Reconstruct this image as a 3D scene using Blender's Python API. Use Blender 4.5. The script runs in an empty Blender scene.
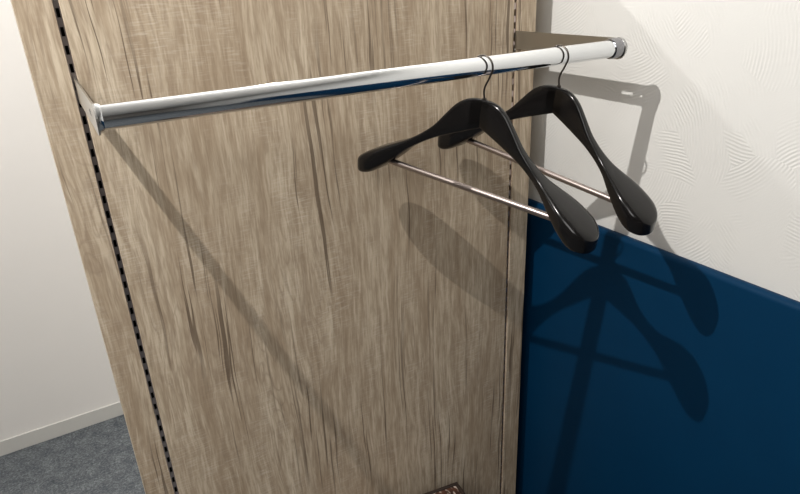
import bpy, bmesh, math, random
from mathutils import Vector, Matrix, Euler
random.seed(4)
scene = bpy.context.scene
COL = scene.collection

# ------------------------------------------------------------------ dimensions (metres)
H = 1.40          # height of the clothes rail axis above the floor
W = 0.80          # distance between the two slotted channels
D = 0.261         # distance of the rail axis from the panel face
XL, XR = -0.0508, 0.8533   # outer edges of the partition
XW = 0.914        # textured wall on the right
YB = 1.278        # white wall behind
TOP = H + 0.185   # top of the partition
RR = 0.0138       # rail radius
CEIL = 2.50
ROOM_L, ROOM_F = -3.4, -4.6

# ------------------------------------------------------------------ helpers
def obj(name, bm, mat, parent=None, smooth=False, angle=None):
    me = bpy.data.meshes.new(name)
    bmesh.ops.recalc_face_normals(bm, faces=bm.faces[:])
    bm.to_mesh(me); bm.free()
    o = bpy.data.objects.new(name, me); COL.objects.link(o)
    if mat: me.materials.append(mat)
    if smooth:
        me.polygons.foreach_set('use_smooth', [True] * len(me.polygons))
        if angle is not None: me.set_sharp_from_angle(angle=math.radians(angle))
    if parent: o.parent = parent
    return o

def thing(name, label, cat, loc=(0, 0, 0), rot=(0, 0, 0), group=None):
    o = bpy.data.objects.new(name, None); COL.objects.link(o)
    o.empty_display_size = 0.05
    o.location = loc; o.rotation_euler = rot
    o['label'] = label; o['category'] = cat
    if group: o['group'] = group
    return o

def struct(o, label, cat):
    o['kind'] = 'structure'; o['label'] = label; o['category'] = cat
    return o

def box(bm, x0, x1, y0, y1, z0, z1, bevel=0.0, seg=2):
    m = Matrix.Translation(((x0+x1)/2, (y0+y1)/2, (z0+z1)/2)) @ Matrix.Diagonal((x1-x0, y1-y0, z1-z0, 1))
    r = bmesh.ops.create_cube(bm, size=1, matrix=m)
    if bevel:
        es = list({e for v in r['verts'] for e in v.link_edges})
        bmesh.ops.bevel(bm, geom=es, offset=bevel, segments=seg, affect='EDGES', profile=0.5)

def lathe(bm, prof, axis='X', n=48, closed=True):
    """prof: list of (a, r) along axis; closed=True joins last ring to first"""
    rings = []
    for a, r in prof:
        ring = []
        for k in range(n):
            t = 2*math.pi*k/n
            ring.append(bm.verts.new((a, r*math.cos(t), r*math.sin(t)) if axis == 'X' else (r*math.cos(t), r*math.sin(t), a)))
        rings.append(ring)
    pairs = list(zip(rings, rings[1:]))
    if closed: pairs.append((rings[-1], rings[0]))
    for a, b in pairs:
        for k in range(n):
            bm.faces.new((a[k], a[(k+1) % n], b[(k+1) % n], b[k]))
    if not closed:
        bm.faces.new(rings[0]); bm.faces.new(list(reversed(rings[-1])))

def tube(bm, pts, r, n=12):
    pts = [Vector(p) for p in pts]
    rings = []; up = Vector((0, 1, 0))
    for i, p in enumerate(pts):
        t = (pts[min(i+1, len(pts)-1)] - pts[max(i-1, 0)]).normalized()
        a = up - t*up.dot(t)
        a = a.normalized() if a.length > 1e-4 else Vector((1, 0, 0))
        b = t.cross(a); up = a
        rr = r[i] if isinstance(r, (list, tuple)) else r
        rings.append([bm.verts.new(p + a*rr*math.cos(2*math.pi*k/n) + b*rr*math.sin(2*math.pi*k/n)) for k in range(n)])
    for A, B in zip(rings, rings[1:]):
        for k in range(n):
            bm.faces.new((A[k], A[(k+1) % n], B[(k+1) % n], B[k]))
    bm.faces.new(rings[0]); bm.faces.new(list(reversed(rings[-1])))

def catmull(P, m=8):
    P = [Vector(p) for p in P]; out = []
    for i in range(len(P)-1):
        p0, p1, p2, p3 = P[max(i-1, 0)], P[i], P[i+1], P[min(i+2, len(P)-1)]
        for k in range(m):
            t = k/m
            out.append(0.5*((2*p1) + (p2-p0)*t + (2*p0-5*p1+4*p2-p3)*t*t + (3*p1-p0-3*p2+p3)*t**3))
    out.append(P[-1]); return out

def lerp_table(tab, x):
    """smooth (Catmull-Rom / Hermite) lookup in a table of (x, y)"""
    if x <= tab[0][0]: return tab[0][1]
    if x >= tab[-1][0]: return tab[-1][1]
    n = len(tab)
    def slope(i):
        a, b = tab[max(i-1, 0)], tab[min(i+1, n-1)]
        return (b[1]-a[1])/(b[0]-a[0])
    for i in range(n-1):
        x0, y0 = tab[i]; x1, y1 = tab[i+1]
        if x <= x1:
            h = x1-x0; t = (x-x0)/h; m0 = slope(i)*h; m1 = slope(i+1)*h
            return (2*t**3-3*t*t+1)*y0 + (t**3-2*t*t+t)*m0 + (-2*t**3+3*t*t)*y1 + (t**3-t*t)*m1

# ------------------------------------------------------------------ materials
class NT:
    def __init__(s, name):
        s.m = bpy.data.materials.new(name); s.m.use_nodes = True
        s.t = s.m.node_tree; s.t.nodes.clear()
        s.out = s.n('ShaderNodeOutputMaterial'); s.b = s.n('ShaderNodeBsdfPrincipled')
        s.l(s.b.outputs[0], s.out.inputs[0])
        s._tc = None
    def n(s, kind, **kw):
        nd = s.t.nodes.new(kind)
        for k, v in kw.items(): setattr(nd, k, v)
        return nd
    def l(s, a, b): s.t.links.new(a, b)
    def set(s, **kw):
        for k, v in kw.items(): s.b.inputs[k.replace('_', ' ')].default_value = v
    def coord(s, scale=(1, 1, 1), loc=(0, 0, 0)):
        if s._tc is None: s._tc = s.n('ShaderNodeTexCoord')
        mp = s.n('ShaderNodeMapping'); s.l(s._tc.outputs['Object'], mp.inputs[0])
        mp.inputs['Scale'].default_value = scale; mp.inputs['Location'].default_value = loc
        return mp.outputs[0]
    def noise(s, vec, scale=1.0, detail=4, rough=0.55, dist=0.0):
        nd = s.n('ShaderNodeTexNoise'); s.l(vec, nd.inputs['Vector'])
        nd.inputs['Scale'].default_value = scale; nd.inputs['Detail'].default_value = detail
        nd.inputs['Roughness'].default_value = rough; nd.inputs['Distortion'].default_value = dist
        return nd.outputs['Fac']
    def ramp(s, fac, stops):
        r = s.n('ShaderNodeValToRGB'); s.l(fac, r.inputs[0])
        e = r.color_ramp.elements
        while len(e) < len(stops): e.new(0.5)
        for k, (p, c) in enumerate(stops):
            e[k].position = p; e[k].color = (c, c, c, 1) if isinstance(c, (int, float)) else (*c, 1)
        return r.outputs[0]
    def mix(s, fac, a, b, mode='MIX'):
        nd = s.n('ShaderNodeMix', data_type='RGBA', blend_type=mode)
        for sock, v in ((nd.inputs[0], fac), (nd.inputs[6], a), (nd.inputs[7], b)):
            if isinstance(v, (int, float)): sock.default_value = v
            elif isinstance(v, tuple): sock.default_value = (*v, 1)
            else: s.l(v, sock)
        return nd.outputs[2]
    def math(s, op, a, b=None):
        nd = s.n('ShaderNodeMath', operation=op)
        for k, v in enumerate((a, b)):
            if v is None: continue
            if isinstance(v, (int, float)): nd.inputs[k].default_value = v
            else: s.l(v, nd.inputs[k])
        return nd.outputs[0]
    def bump(s, height, strength=0.3, dist=0.002):
        nd = s.n('ShaderNodeBump'); s.l(height, nd.inputs['Height'])
        nd.inputs['Strength'].default_value = strength; nd.inputs['Distance'].default_value = dist
        s.l(nd.outputs[0], s.b.inputs['Normal'])

def mat_plain(name, col, rough=0.5, metal=0.0, coat=0.0, spec=0.5, var=0.06, vscale=60):
    t = NT(name)
    nz = t.noise(t.coord(), vscale, 3)
    t.l(t.mix(nz, tuple(c*(1-var) for c in col), tuple(min(c*(1+var), 1) for c in col)), t.b.inputs['Base Color'])
    t.set(Roughness=rough, Metallic=metal, Coat_Weight=coat, Specular_IOR_Level=spec)
    t.b.inputs['Coat Roughness'].default_value = 0.06
    return t.m

def mat_wood():
    t = NT('weathered oak laminate')
    # long soft figure, warped so the grain wanders
    warp = t.noise(t.coord((3.0, 3.0, 0.9)), 1.6, 3, 0.5)
    base = t.n('ShaderNodeVectorMath', operation='ADD')
    off = t.n('ShaderNodeCombineXYZ'); t.l(t.math('MULTIPLY', t.math('SUBTRACT', warp, 0.5), 0.07), off.inputs[0])
    t.l(t.coord(), base.inputs[0]); t.l(off.outputs[0], base.inputs[1])
    def stretched(sx, sz, loc=(0, 0, 0)):
        mp = t.n('ShaderNodeMapping'); t.l(base.outputs[0], mp.inputs[0])
        mp.inputs['Scale'].default_value = (sx, sx*0.3, sz); mp.inputs['Location'].default_value = loc
        return mp.outputs[0]
    broad = t.noise(stretched(15, 1.1), 1, 4, 0.6)
    mid = t.noise(stretched(75, 7.0, (4, 0, 2)), 1, 4, 0.62)
    fine = t.noise(stretched(300, 26.0, (9, 0, 5)), 1, 3, 0.6)
    fig = t.noise(stretched(24, 3.4, (2, 7, 3)), 1, 2, 0.45, 1.2)
    # cathedral figure: contour lines of the slow noise
    con = t.math('PINGPONG', t.math('MULTIPLY', fig, 15.0), 1.0)
    con = t.ramp(con, [(0.0, 0.0), (0.32, 1.0)])
    c = t.mix(t.ramp(broad, [(0.36, 0.0), (0.64, 1.0)]), (0.425, 0.335, 0.238), (0.585, 0.490, 0.368))
    c = t.mix(t.ramp(mid, [(0.36, 0.62), (0.56, 0.0)]), c, (0.335, 0.25, 0.168))
    streak = t.noise(stretched(165, 13.0, (21, 0, 6)), 1, 3, 0.6)
    c = t.mix(t.math('MULTIPLY', t.ramp(streak, [(0.38, 1.0), (0.52, 0.0)]), 0.42), c, (0.28, 0.205, 0.138))
    c = t.mix(t.math('MULTIPLY', t.ramp(streak, [(0.54, 0.0), (0.68, 1.0)]), 0.30), c, (0.71, 0.62, 0.49))
    c = t.mix(t.math('MULTIPLY', t.ramp(fine, [(0.38, 1.0), (0.54, 0.0)]), 0.42), c, (0.25, 0.18, 0.12))
    patch = t.ramp(t.noise(t.coord((4, 4, 1.7), (3, 3, 8)), 1, 2), [(0.48, 0.0), (0.68, 1.0)])
    c = t.mix(t.math('MULTIPLY', t.math('MULTIPLY', t.math('SUBTRACT', 1.0, con), patch), 0.45), c, (0.24, 0.175, 0.125))
    # pale cross saw marks
    saw = t.noise(t.coord((40, 10, 420)), 1, 2, 0.6)
    sawm = t.ramp(t.noise(t.coord((14, 4, 5), (1, 5, 2)), 1, 2), [(0.45, 0.0), (0.68, 1.0)])
    c = t.mix(t.math('MULTIPLY', t.math('MULTIPLY', t.ramp(saw, [(0.5, 0.0), (0.66, 1.0)]), sawm), 0.34), c, (0.70, 0.62, 0.52))
    # dark splits and knots
    cr = t.noise(stretched(150, 2.4, (17, 0, 2.1)), 1, 2, 0.5, 0.2)
    crm = t.ramp(t.noise(t.coord((7, 2, 2.6), (5, 1, 9)), 1, 2), [(0.44, 0.0), (0.58, 1.0)])
    crack = t.math('MULTIPLY', t.ramp(cr, [(0.60, 0.0), (0.635, 1.0)]), crm)
    c = t.mix(t.math('MULTIPLY', crack, 0.8), c, (0.11, 0.075, 0.05))
    vo = t.n('ShaderNodeTexVoronoi'); t.l(t.coord((4.5, 1, 2.4), (0.35, 0, 0.2)), vo.inputs['Vector']); vo.inputs['Scale'].default_value = 1
    c = t.mix(t.ramp(vo.outputs['Distance'], [(0.012, 0.7), (0.075, 0.0)]), c, (0.09, 0.06, 0.04))
    t.l(c, t.b.inputs['Base Color'])
    t.set(Roughness=0.62, Specular_IOR_Level=0.25)
    hgt = t.math('ADD', t.math('MULTIPLY', fine, 0.5), t.math('SUBTRACT', mid, crack))
    t.bump(hgt, 0.10, 0.001)
    return t.m

def mat_wallpaper():
    t = NT('embossed white wallpaper')
    co = t.coord((0.001, 1, 1))
    vo = t.n('ShaderNodeTexVoronoi', feature='F1'); t.l(co, vo.inputs['Vector']); vo.inputs['Scale'].default_value = 11.0
    vo.inputs['Randomness'].default_value = 1.0
    # each comb stroke is a fan of arcs round a centre pushed off in its own direction
    rnd = t.n('ShaderNodeVectorMath', operation='SUBTRACT'); t.l(vo.outputs['Color'], rnd.inputs[0]); rnd.inputs[1].default_value = (0.5, 0.5, 0.5)
    nrm = t.n('ShaderNodeVectorMath', operation='NORMALIZE'); flat = t.n('ShaderNodeVectorMath', operation='MULTIPLY'); t.l(rnd.outputs[0], flat.inputs[0]); flat.inputs[1].default_value = (0, 1, 1)
    t.l(flat.outputs[0], nrm.inputs[0])
    sc = t.n('ShaderNodeVectorMath', operation='MULTIPLY'); t.l(nrm.outputs[0], sc.inputs[0]); sc.inputs[1].default_value = (0.0, 0.17, 0.17)
    cen = t.n('ShaderNodeVectorMath', operation='ADD'); t.l(vo.outputs['Position'], cen.inputs[0]); t.l(sc.outputs[0], cen.inputs[1])
    dist = t.n('ShaderNodeVectorMath', operation='DISTANCE'); t.l(co, dist.inputs[0]); t.l(cen.outputs[0], dist.inputs[1])
    wob = t.noise(co, 28, 2, 0.5)
    ph = t.math('ADD', t.math('MULTIPLY', dist.outputs['Value'], 2*math.pi/0.0058), t.math('MULTIPLY', wob, 5.0))
    rid = t.math('ADD', t.math('MULTIPLY', t.math('SINE', ph), 0.5), 0.5)
    mask = t.ramp(t.noise(co, 11, 2, 0.5), [(0.44, 0.03), (0.64, 1.0)])
    grain = t.noise(co, 420, 3, 0.6)
    h = t.math('ADD', t.math('MULTIPLY', rid, mask), t.math('MULTIPLY', grain, 0.35))
    t.bump(h, 0.36, 0.0012)
    cl = t.mix(t.noise(co, 5, 3), (0.67, 0.662, 0.638), (0.71, 0.702, 0.678))
    t.l(cl, t.b.inputs['Base Color']); t.set(Roughness=0.75, Specular_IOR_Level=0.25)
    return t.m

def mat_carpet():
    t = NT('grey blue carpet tile')
    a = t.noise(t.coord(), 130, 4, 0.75); b = t.noise(t.coord(), 24, 3, 0.6); d = t.noise(t.coord(), 480, 2, 0.6)
    m = t.math('ADD', t.math('MULTIPLY', a, 0.6), t.math('ADD', t.math('MULTIPLY', b, 0.25), t.math('MULTIPLY', d, 0.2)))
    c = t.ramp(m, [(0.38, (0.042, 0.048, 0.055)), (0.53, (0.108, 0.119, 0.130)), (0.68, (0.25, 0.265, 0.275))])
    t.l(c, t.b.inputs['Base Color']); t.set(Roughness=0.95, Specular_IOR_Level=0.1)
    t.bump(m, 0.5, 0.004)
    return t.m

def mat_blue():
    t = NT('navy blue upholstery')
    w = t.noise(t.coord((1, 1, 1)), 900, 2, 0.6)
    s = t.noise(t.coord(), 7, 3, 0.5)
    c = t.mix(s, (0.0010, 0.0245, 0.066), (0.0013, 0.031, 0.080))
    t.l(c, t.b.inputs['Base Color']); t.set(Roughness=0.5, Specular_IOR_Level=0.1)
    t.bump(w, 0.08, 0.0005)
    return t.m

def mat_box_top():
    t = NT('dark brown box top with pale marks')
    co = t.coord((1, 1, 1))
    rot = t.n('ShaderNodeMapping'); t.l(co, rot.inputs[0]); rot.inputs['Rotation'].default_value = (0, 0, 0.5); rot.inputs['Scale'].default_value = (95, 34, 10)
    a = t.noise(rot.outputs[0], 1, 3, 0.6, 0.6)
    b = t.noise(co, 60, 3, 0.6)
    c = t.mix(t.ramp(b, [(0.35, 0.0), (0.65, 1.0)]), (0.022, 0.008, 0.004), (0.085, 0.031, 0.016))
    c = t.mix(t.ramp(a, [(0.52, 0.0), (0.60, 1.0)]), c, (0.50, 0.42, 0.36))
    t.l(c, t.b.inputs['Base Color']); t.set(Roughness=0.6)
    return t.m

def mat_brushed(name, col, rough):
    t = NT(name)
    n = t.noise(t.coord((8, 400, 400)), 1, 3, 0.6)
    t.l(t.mix(n, tuple(c*0.93 for c in col), col), t.b.inputs['Base Color'])
    t.l(t.math('ADD', t.math('MULTIPLY', n, 0.08), rough - 0.04), t.b.inputs['Roughness'])
    t.set(Metallic=1.0)
    return t.m

M_wood = mat_wood()
M_edge = mat_plain('oak edge band', (0.46, 0.385, 0.29), 0.6)
M_white = mat_plain('white painted wall', (0.82, 0.80, 0.77), 0.7, var=0.02, vscale=4)
M_far = mat_plain('taupe painted wall', (0.22, 0.205, 0.19), 0.7, var=0.02, vscale=4)
M_paper = mat_wallpaper()
M_carpet = mat_carpet()
M_skirt = mat_plain('pale grey skirting vinyl', (0.62, 0.615, 0.585), 0.5, var=0.02)
M_ceil = mat_plain('white ceiling board', (0.80, 0.79, 0.77), 0.8, var=0.02)
M_blue = mat_blue()
M_chrome = mat_brushed('polished chrome', (0.80, 0.82, 0.84), 0.10)
M_cap = mat_brushed('dark reflection chrome', (0.30, 0.30, 0.315), 0.14)  # base colour darkened to stand in for a dark reflection on the chrome
M_steel = mat_brushed('satin nickel plate', (0.52, 0.515, 0.49), 0.30)
M_strip = mat_plain('slotted steel channel', (0.48, 0.41, 0.39), 0.28, metal=1.0)
M_cavity_shade = mat_plain('cavity shade black', (0.02, 0.017, 0.014), 0.9)  # near-black colour stands in for the shade behind the slots
M_black = mat_plain('gloss black lacquer', (0.006, 0.0055, 0.0055), 0.17, coat=0.0, spec=0.30, var=0.02)
M_wire = mat_plain('dark steel wire', (0.10, 0.088, 0.078), 0.28, metal=1.0)
M_rod = mat_brushed('satin steel rod', (0.40, 0.345, 0.325), 0.36)
M_boxside = mat_plain('dark brown box side', (0.045, 0.018, 0.010), 0.6, var=0.3)
M_rim = mat_plain('near black box rim', (0.02, 0.011, 0.007), 0.55)

# ------------------------------------------------------------------ the setting
bm = bmesh.new(); box(bm, ROOM_L-0.1, XW+0.1, ROOM_F-0.1, YB+0.1, -0.1, 0)
struct(obj('floor', bm, M_carpet), 'grey blue flecked carpet floor', 'floor')
bm = bmesh.new(); box(bm, ROOM_L-0.1, XW+0.1, ROOM_F-0.1, YB+0.1, CEIL, CEIL+0.1)
struct(obj('ceiling', bm, M_ceil), 'white ceiling above the partition', 'ceiling')
bm = bmesh.new(); box(bm, ROOM_L-0.1, XW+0.1, YB, YB+0.1, 0, CEIL)
struct(obj('wall_back', bm, M_white), 'plain white wall behind the wooden partition', 'wall')
bm = bmesh.new(); box(bm, XW, XW+0.1, ROOM_F, YB, 0, CEIL)
struct(obj('wall_right', bm, M_paper), 'white wall with embossed arc pattern wallpaper', 'wall')
bm = bmesh.new(); box(bm, ROOM_L-0.1, ROOM_L, ROOM_F, YB, 0, CEIL)
struct(obj('wall_left', bm, M_far), 'plain taupe wall at the left of the room', 'wall')
bm = bmesh.new(); box(bm, ROOM_L-0.1, XW+0.1, ROOM_F-0.1, ROOM_F, 0, CEIL)
struct(obj('wall_front', bm, M_far), 'plain taupe wall behind the viewer', 'wall')
bm = bmesh.new()
box(bm, ROOM_L, XW, YB-0.006, YB, 0, 0.060, 0.0015, 2)
struct(obj('baseboard_back', bm, M_skirt), 'low pale grey skirting along the white wall', 'baseboard')

# ------------------------------------------------------------------ wooden partition with two slotted channels
GAP = 0.0038
pt = thing('wooden_partition', 'weathered oak partition with two dark slotted channels carrying the rail', 'partition', (W/2, 0.03, 0))
def board(x0, x1):
    b = bmesh.new(); box(b, x0-W/2, x1-W/2, -0.03, -0.012, 0.0, TOP, 0.0008, 2)
    o = obj('board', b, M_wood, pt)
    o.data.materials.append(M_edge)
    for p in o.data.polygons:                       # edge banding on the two outer long edges
        xs = p.center.x + W/2
        if abs(p.normal.x) > 0.5 and (abs(xs-XL) < 0.002 or abs(xs-XR) < 0.002): p.material_index = 1
    return o
board(XL, -GAP); board(GAP, W-GAP); board(W+GAP, XR)
def channel(xc):
    """steel strip set back in the gap, with a ladder of slots cut through it"""
    b = bmesh.new(); x0, x1 = xc-W/2-GAP, xc-W/2+GAP
    h0, h1 = xc-W/2-0.0022, xc-W/2+0.0022
    y0, y1 = -0.0272, -0.0258
    n = int(TOP/0.0242)
    def bar(a, c, z0, z1): box(b, a, c, y0, y1, z0, z1)
    bar(x0, h0, 0, TOP); bar(h1, x1, 0, TOP)
    z = H + 0.0156 + 0.0121
    k0 = int(z/0.0242)
    zz = [z + (k-k0)*0.0242 for k in range(n+2)]
    prev = 0.0
    for c in zz:
        lo, hi = c-0.0060, c+0.0060
        if hi >= TOP: break
        if lo > prev: bar(h0, h1, prev, lo)
        prev = hi
    bar(h0, h1, prev, TOP)
    return obj('slotted_channel', b, M_strip, pt)
channel(0.0); channel(W)
bm = bmesh.new(); box(bm, XL-W/2, XR-W/2, 0.004, 0.060, 0, TOP)
o = obj('core', bm, M_cavity_shade, pt); o.data.materials.append(M_wood); 
for p in o.data.polygons:
    if p.normal.y > 0.5 or p.normal.z > 0.5 or abs(p.normal.x) > 0.5: p.material_index = 1
bm = bmesh.new()
for a, c in ((XL, -0.03), (XR-0.03, XR)): box(bm, a-W/2, c-W/2, -0.012, 0.004, 0, TOP)
obj('batten', bm, M_edge, pt)
bm = bmesh.new(); box(bm, XR-W/2, XW-W/2-0.0005, 0.045, 0.060, 0, TOP)
obj('gap_light_blocker', bm, M_edge, pt)  # unseen strip added to keep the back light out of the wall gap

# ------------------------------------------------------------------ blue padded panel on the right wall
bm = bmesh.new()
ZB = H - 0.3713
box(bm, XW-0.024, XW-0.0005, -2.6, 0.068, 0.002, ZB, 0.010, 6)
o = obj('padded_wall_panel', bm, M_blue, None, True, 40)
o['label'] = 'navy blue padded panel covering the lower part of the textured wall'; o['category'] = 'wall panel'

# ------------------------------------------------------------------ rail brackets and rail
def bracket(x, side, label, lift=0.0, swing=0.0, depth=0.010):
    """side = +1 when the socket faces +x"""
    t = thing('rail_bracket', label, 'bracket', (x, 0, H + lift), (0, 0, swing))
    zt, zb, r = 0.0160, -0.0180, 0.0170
    yc = -D-0.001; zc = (zt+zb)/2
    outl = [(-0.0004, zt), (-0.0004, zb)]
    for k in range(0, 17):
        a = -math.pi/2 - math.pi*k/16
        outl.append((yc + r*math.cos(a), zc + r*math.sin(a)))
    def slot_loop(y0, y1, r):
        L = []
        for k in range(9):
            a = math.pi/2 - math.pi*k/8; L.append((y1 + r*math.cos(a), zc + r*math.sin(a)))
        for k in range(9):
            a = -math.pi/2 - math.pi*k/8; L.append((y0 + r*math.cos(a), zc + r*math.sin(a)))
        return L
    def keyhole(y):
        L = []
        for k in range(13):
            a = math.radians(-60 - 300*k/12 + 30) ; L.append((y + 0.0026*math.cos(a), zc-0.001 + 0.0026*math.sin(a)))
        return L
    loops = [outl, slot_loop(-0.2195, -0.2005, 0.0034), keyhole(-0.2400)]
    b = bmesh.new(); th = 0.0011
    edges = []
    for L in loops:
        vs = [b.verts.new((-th, y, z)) for y, z in L]
        for i in range(len(vs)): edges.append(b.edges.new((vs[i], vs[(i+1) % len(vs)])))
    bmesh.ops.triangle_fill(b, use_beauty=True, use_dissolve=False, edges=edges)
    r0 = bmesh.ops.extrude_face_region(b, geom=b.faces[:])
    bmesh.ops.translate(b, verts=[v for v in r0['geom'] if isinstance(v, bmesh.types.BMVert)], vec=(2*th, 0, 0))
    obj('plate', b, M_steel, t)
    b = bmesh.new()
    # hook tabs that drop into the channel slots
    for z0 in (0.003, -0.0212+0.0): box(b, -th, th, -0.0006, 0.026, z0, z0+0.0095)
    obj('tab', b, M_steel, t)
    b = bmesh.new(); s = side
    lathe(b, [(s*th, 0.0163), (s*(depth-0.0015), 0.0163), (s*depth, 0.0155), (s*depth, RR+0.0002), (s*0.0016, RR+0.0002), (s*0.0016, 0.004), (s*th, 0.004)], 'X', 48)
    for v in b.verts: v.co.y -= D
    obj('rail_socket', b, M_chrome if side > 0 else M_cap, t, True, 35)
    b = bmesh.new()
    lathe(b, [(-s*th, 0.0166), (-s*(th+0.0035), 0.0160), (-s*(th+0.0060), 0.0142), (-s*(th+0.0072), 0.0105), (-s*(th+0.0075), 0.002)], 'X', 48, closed=False)
    for v in b.verts: v.co.y -= D
    if side < 0: obj('end_cap', b, M_cap, t, True, 50)
    else: b.free()
    return t
RX0, RX1, LIFT = 0.005, 0.003, 0.0022     # play of the brackets in their slots
bracket(0.0, 1, 'thin steel bracket at the left slotted channel, seen nearly edge on', 0.0, -RX0/D, 0.006)
bracket(W, -1, 'long steel bracket at the right slotted channel, in front of white wall', LIFT, -RX1/D, 0.020)

bm = bmesh.new(); L0 = 0.0018; 
LR = W + RX0 - RX1
lathe(bm, [(L0, RR-0.0006), (L0+0.0006, RR), (LR-L0-0.0006, RR), (LR-L0, RR-0.0006)], 'X', 64, closed=False)
for v in bm.verts: v.co.x -= LR/2
o = obj('clothes_rail', bm, M_chrome, None, True, 35); o.location = (W/2 - (RX0+RX1)/2, -D, H + LIFT/2); o.rotation_euler = (0, -math.asin(LIFT/W), 0)
o['label'] = 'shiny chrome clothes rail held between the two steel brackets'; o['category'] = 'clothes rail'

# ------------------------------------------------------------------ suit hangers
NECK = -0.0500
TOPP = [(0, 0), (0.015, -0.0008), (0.030, -0.005), (0.045, -0.015), (0.060, -0.032), (0.082, -0.058), (0.119, -0.086), (0.158, -0.105), (0.190, -0.121), (0.221, -0.141)]
BOTP = [(0, -0.0440), (0.020, -0.0520), (0.046, -0.0630), (0.082, -0.0795), (0.119, -0.1030), (0.145, -0.127), (0.170, -0.148), (0.190, -0.162), (0.221, -0.168)]
HWID = [(0, 0.0065), (0.05, 0.0066), (0.090, 0.0080), (0.120, 0.0130), (0.145, 0.0225), (0.170, 0.0315), (0.190, 0.0335), (0.221, 0.0335)]
TWIST = [(0.06, 0.0), (0.15, 0.04), (0.216, 0.04)]
ARM = 0.221; SWEEP = 0.022
def arm_w(u): return -SWEEP*(abs(u)/ARM)

def make_hanger(label, x, phi, tilt, group):
    t = thing('suit_hanger', label, 'hanger', (x, -D, H + LIFT*x/W), (0, tilt, phi - math.pi/2), group)
    b = bmesh.new(); n = 28; rings = []
    us = []
    m = 54
    for k in range(-m, m+1):
        f = abs(k)/m
        # cluster samples near the tip
        us.append(math.copysign(ARM*math.sin(f*math.pi/2)**1.0, k) if k else 0.0)
    for u in us:
        a = abs(u)
        zt, zb, hw = NECK + lerp_table(TOPP, a), NECK + lerp_table(BOTP, a), lerp_table(HWID, a)
        # round the end of the shoulder in plan and in profile
        tip = max(0.0, (a-(ARM-0.028))/0.028)
        kp = math.sqrt(max(0.0, 1-tip**2)); kz = max(0.0, 1-0.6*tip**8)**0.5
        kp = max(kp, 0.03); kz = max(kz, 0.06)
        zc = (zt+zb)/2; hz = (zt-zb)/2*kz; hw *= kp
        w0 = arm_w(u)
        ex = 2/4.0
        ring = []
        for j in range(n):
            th = 2*math.pi*j/n; c, s = math.cos(th), math.sin(th)
            wx = math.copysign(abs(c)**ex, c)*hw; zz = math.copysign(abs(s)**ex, s)*hz
            tw = lerp_table(TWIST, a); ct, st = math.cos(tw), math.sin(tw)
            ring.append(b.verts.new((u, w0 + wx*ct - zz*st, zc + zz*ct + wx*st)))
        rings.append(ring)
    for A, B in zip(rings, rings[1:]):
        for j in range(n): b.faces.new((A[j], A[(j+1) % n], B[(j+1) % n], B[j]))
    b.faces.new(rings[0]); b.faces.new(list(reversed(rings[-1])))
    centre = set(rings[m])
    for e in b.edges:
        if all(v in centre for v in e.verts) or len(e.link_faces) < 2 or any(len(f.verts) > 4 for f in e.link_faces): e.smooth = False
    obj('shoulders', b, M_black, t, True)
    # hook
    rw = 0.0015; R = RR + rw + 0.0012
    def lean(u, z): return (u, -0.015*min(1.0, max(0.0, (z-NECK)/0.042)), z)
    pts = [lean(0, NECK-0.012), lean(0, NECK+0.001), lean(0.0003, NECK+0.012), lean(0.0035, NECK+0.022), lean(0.0095, NECK+0.032)]
    arc = [lean(R*math.cos(math.radians(a)), R*math.sin(math.radians(a)) - 0.0008) for a in range(-24, 150, 10)]
    b = bmesh.new(); path = catmull(pts + arc, 4); tube(b, path, rw, 12)
    bmesh.ops.create_uvsphere(b, u_segments=12, v_segments=8, radius=0.0023, matrix=Matrix.Translation(path[-1]))
    obj('hook', b, M_wire, t, True, 60)
    # collar under the hook
    b = bmesh.new(); lathe(b, [(NECK-0.002, 0.0034), (NECK+0.0012, 0.0034), (NECK+0.0022, 0.0024)], 'Z', 20, closed=False)
    obj('ferrule', b, M_wire, t, True, 35)
    # trouser bar
    ub = 0.176; zb_ = NECK - 0.1390; wb = arm_w(ub)
    b = bmesh.new(); tube(b, [(-ub, wb, zb_), (-ub*0.4, wb, zb_), (ub*0.4, wb, zb_), (ub, wb, zb_)], 0.0052, 16)
    obj('trouser_bar', b, M_rod, t, True, 60)
    return t
make_hanger('black lacquered suit hanger with steel bar, hanging nearer the middle of the rail', 0.526, math.radians(19.5), math.radians(7.5), 'black suit hangers on the rail')
make_hanger('black lacquered suit hanger with steel bar, hanging nearest the right end bracket', 0.678, math.radians(11), math.radians(9), 'black suit hangers on the rail')

# ------------------------------------------------------------------ dark brown box low in front of the partition
BX, BY, BZ = 0.607, -0.062, H-1.00
ba = math.radians(-8); bx, by = 0.16, 0.14
t = thing('storage_box', 'dark reddish brown box with pale marks on top, low before partition', 'box',
          (BX - (bx*math.cos(ba) - by*math.sin(ba)), BY - (bx*math.sin(ba) + by*math.cos(ba)), 0), (0, 0, ba))
bm = bmesh.new(); box(bm, -bx+0.003, bx-0.003, -by+0.003, by-0.003, 0.0, BZ-0.012, 0.004, 3)
obj('body', bm, M_boxside, t, True, 35)
bm = bmesh.new(); box(bm, -bx+0.009, bx-0.009, -by+0.009, by-0.009, BZ-0.012, BZ-0.002, 0.002, 2)
obj('lid', bm, mat_box_top(), t, True, 35)
bm = bmesh.new()
for a, c, d, e in ((-bx, bx, by-0.009, by), (-bx, bx, -by, -by+0.009), (-bx, -bx+0.009, -by+0.009, by-0.009), (bx-0.009, bx, -by+0.009, by-0.009)):
    box(bm, a, c, d, e, BZ-0.014, BZ, 0.003, 3)
obj('rim', bm, M_rim, t, True, 35)

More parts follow.
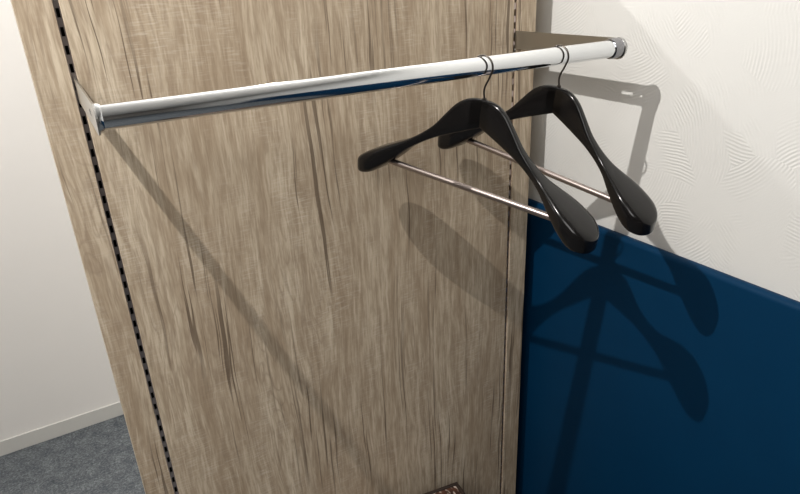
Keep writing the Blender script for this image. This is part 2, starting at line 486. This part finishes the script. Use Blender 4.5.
# ------------------------------------------------------------------ lamps of the room and added fill lights
def lamp(name, kind, loc, power, col, **kw):
    l = bpy.data.lights.new(name, kind); l.energy = power; l.color = col
    for k, v in kw.items(): setattr(l, k, v)
    o = bpy.data.objects.new(name, l); COL.objects.link(o); o.location = loc
    return o
def aim(o, target):
    o.rotation_euler = (Vector(target) - o.location).to_track_quat('-Z', 'Y').to_euler()
key = lamp('ceiling_spotlight', 'SPOT', (-0.472, -0.392, H+1.0457), 92, (1.0, 0.972, 0.93), spot_size=math.radians(104), spot_blend=0.7, shadow_soft_size=0.010)
aim(key, (0.60, -0.28, H-0.15))
back = lamp('ceiling_downlight', 'POINT', (0.55, 0.60, H+0.185+0.450), 22, (1.0, 0.975, 0.95), shadow_soft_size=0.010)
lamp('back_wall_fill', 'POINT', (-0.80, 0.55, 1.45), 12.5, (1.0, 0.975, 0.95), shadow_soft_size=0.08)  # added fill to brighten the white back wall, no known fixture
room = lamp('room_fill_light', 'AREA', (-1.2, -1.7, CEIL-0.02), 47, (1.0, 0.98, 0.95), shape='RECTANGLE', size=1.6, size_y=1.6)  # added overhead fill that lifts the shadows, no known fixture

# ------------------------------------------------------------------ world, camera, colour management
w = bpy.data.worlds.new('World'); scene.world = w; w.use_nodes = True
w.node_tree.nodes['Background'].inputs[0].default_value = (1, 1, 1, 1)
w.node_tree.nodes['Background'].inputs[1].default_value = 0.0

p_, y_, r_ = 0.41117773, 0.52174161, -0.04579543     # pitch down, yaw to the right, roll
fwd = Vector((math.sin(y_)*math.cos(p_), math.cos(y_)*math.cos(p_), -math.sin(p_)))
right = fwd.cross(Vector((0, 0, 1))).normalized(); up = right.cross(fwd)
R_ = math.cos(r_)*right + math.sin(r_)*up; U_ = -math.sin(r_)*right + math.cos(r_)*up
cam = bpy.data.cameras.new('camera'); co = bpy.data.objects.new('camera', cam); COL.objects.link(co)
cam.sensor_fit = 'HORIZONTAL'; cam.sensor_width = 36.0; cam.lens = 616.571/800*36.0; cam.clip_start = 0.01
mw = Matrix((R_, U_, -fwd)).transposed().to_4x4(); mw.translation = Vector((-0.06016, -0.99651, 0.12405 + H))
co.matrix_world = mw
scene.camera = co
vs = scene.view_settings
vs.view_transform = 'Standard'; vs.look = 'None'; vs.gamma = 1.0; vs.exposure = 0.10; vs.use_curve_mapping = False
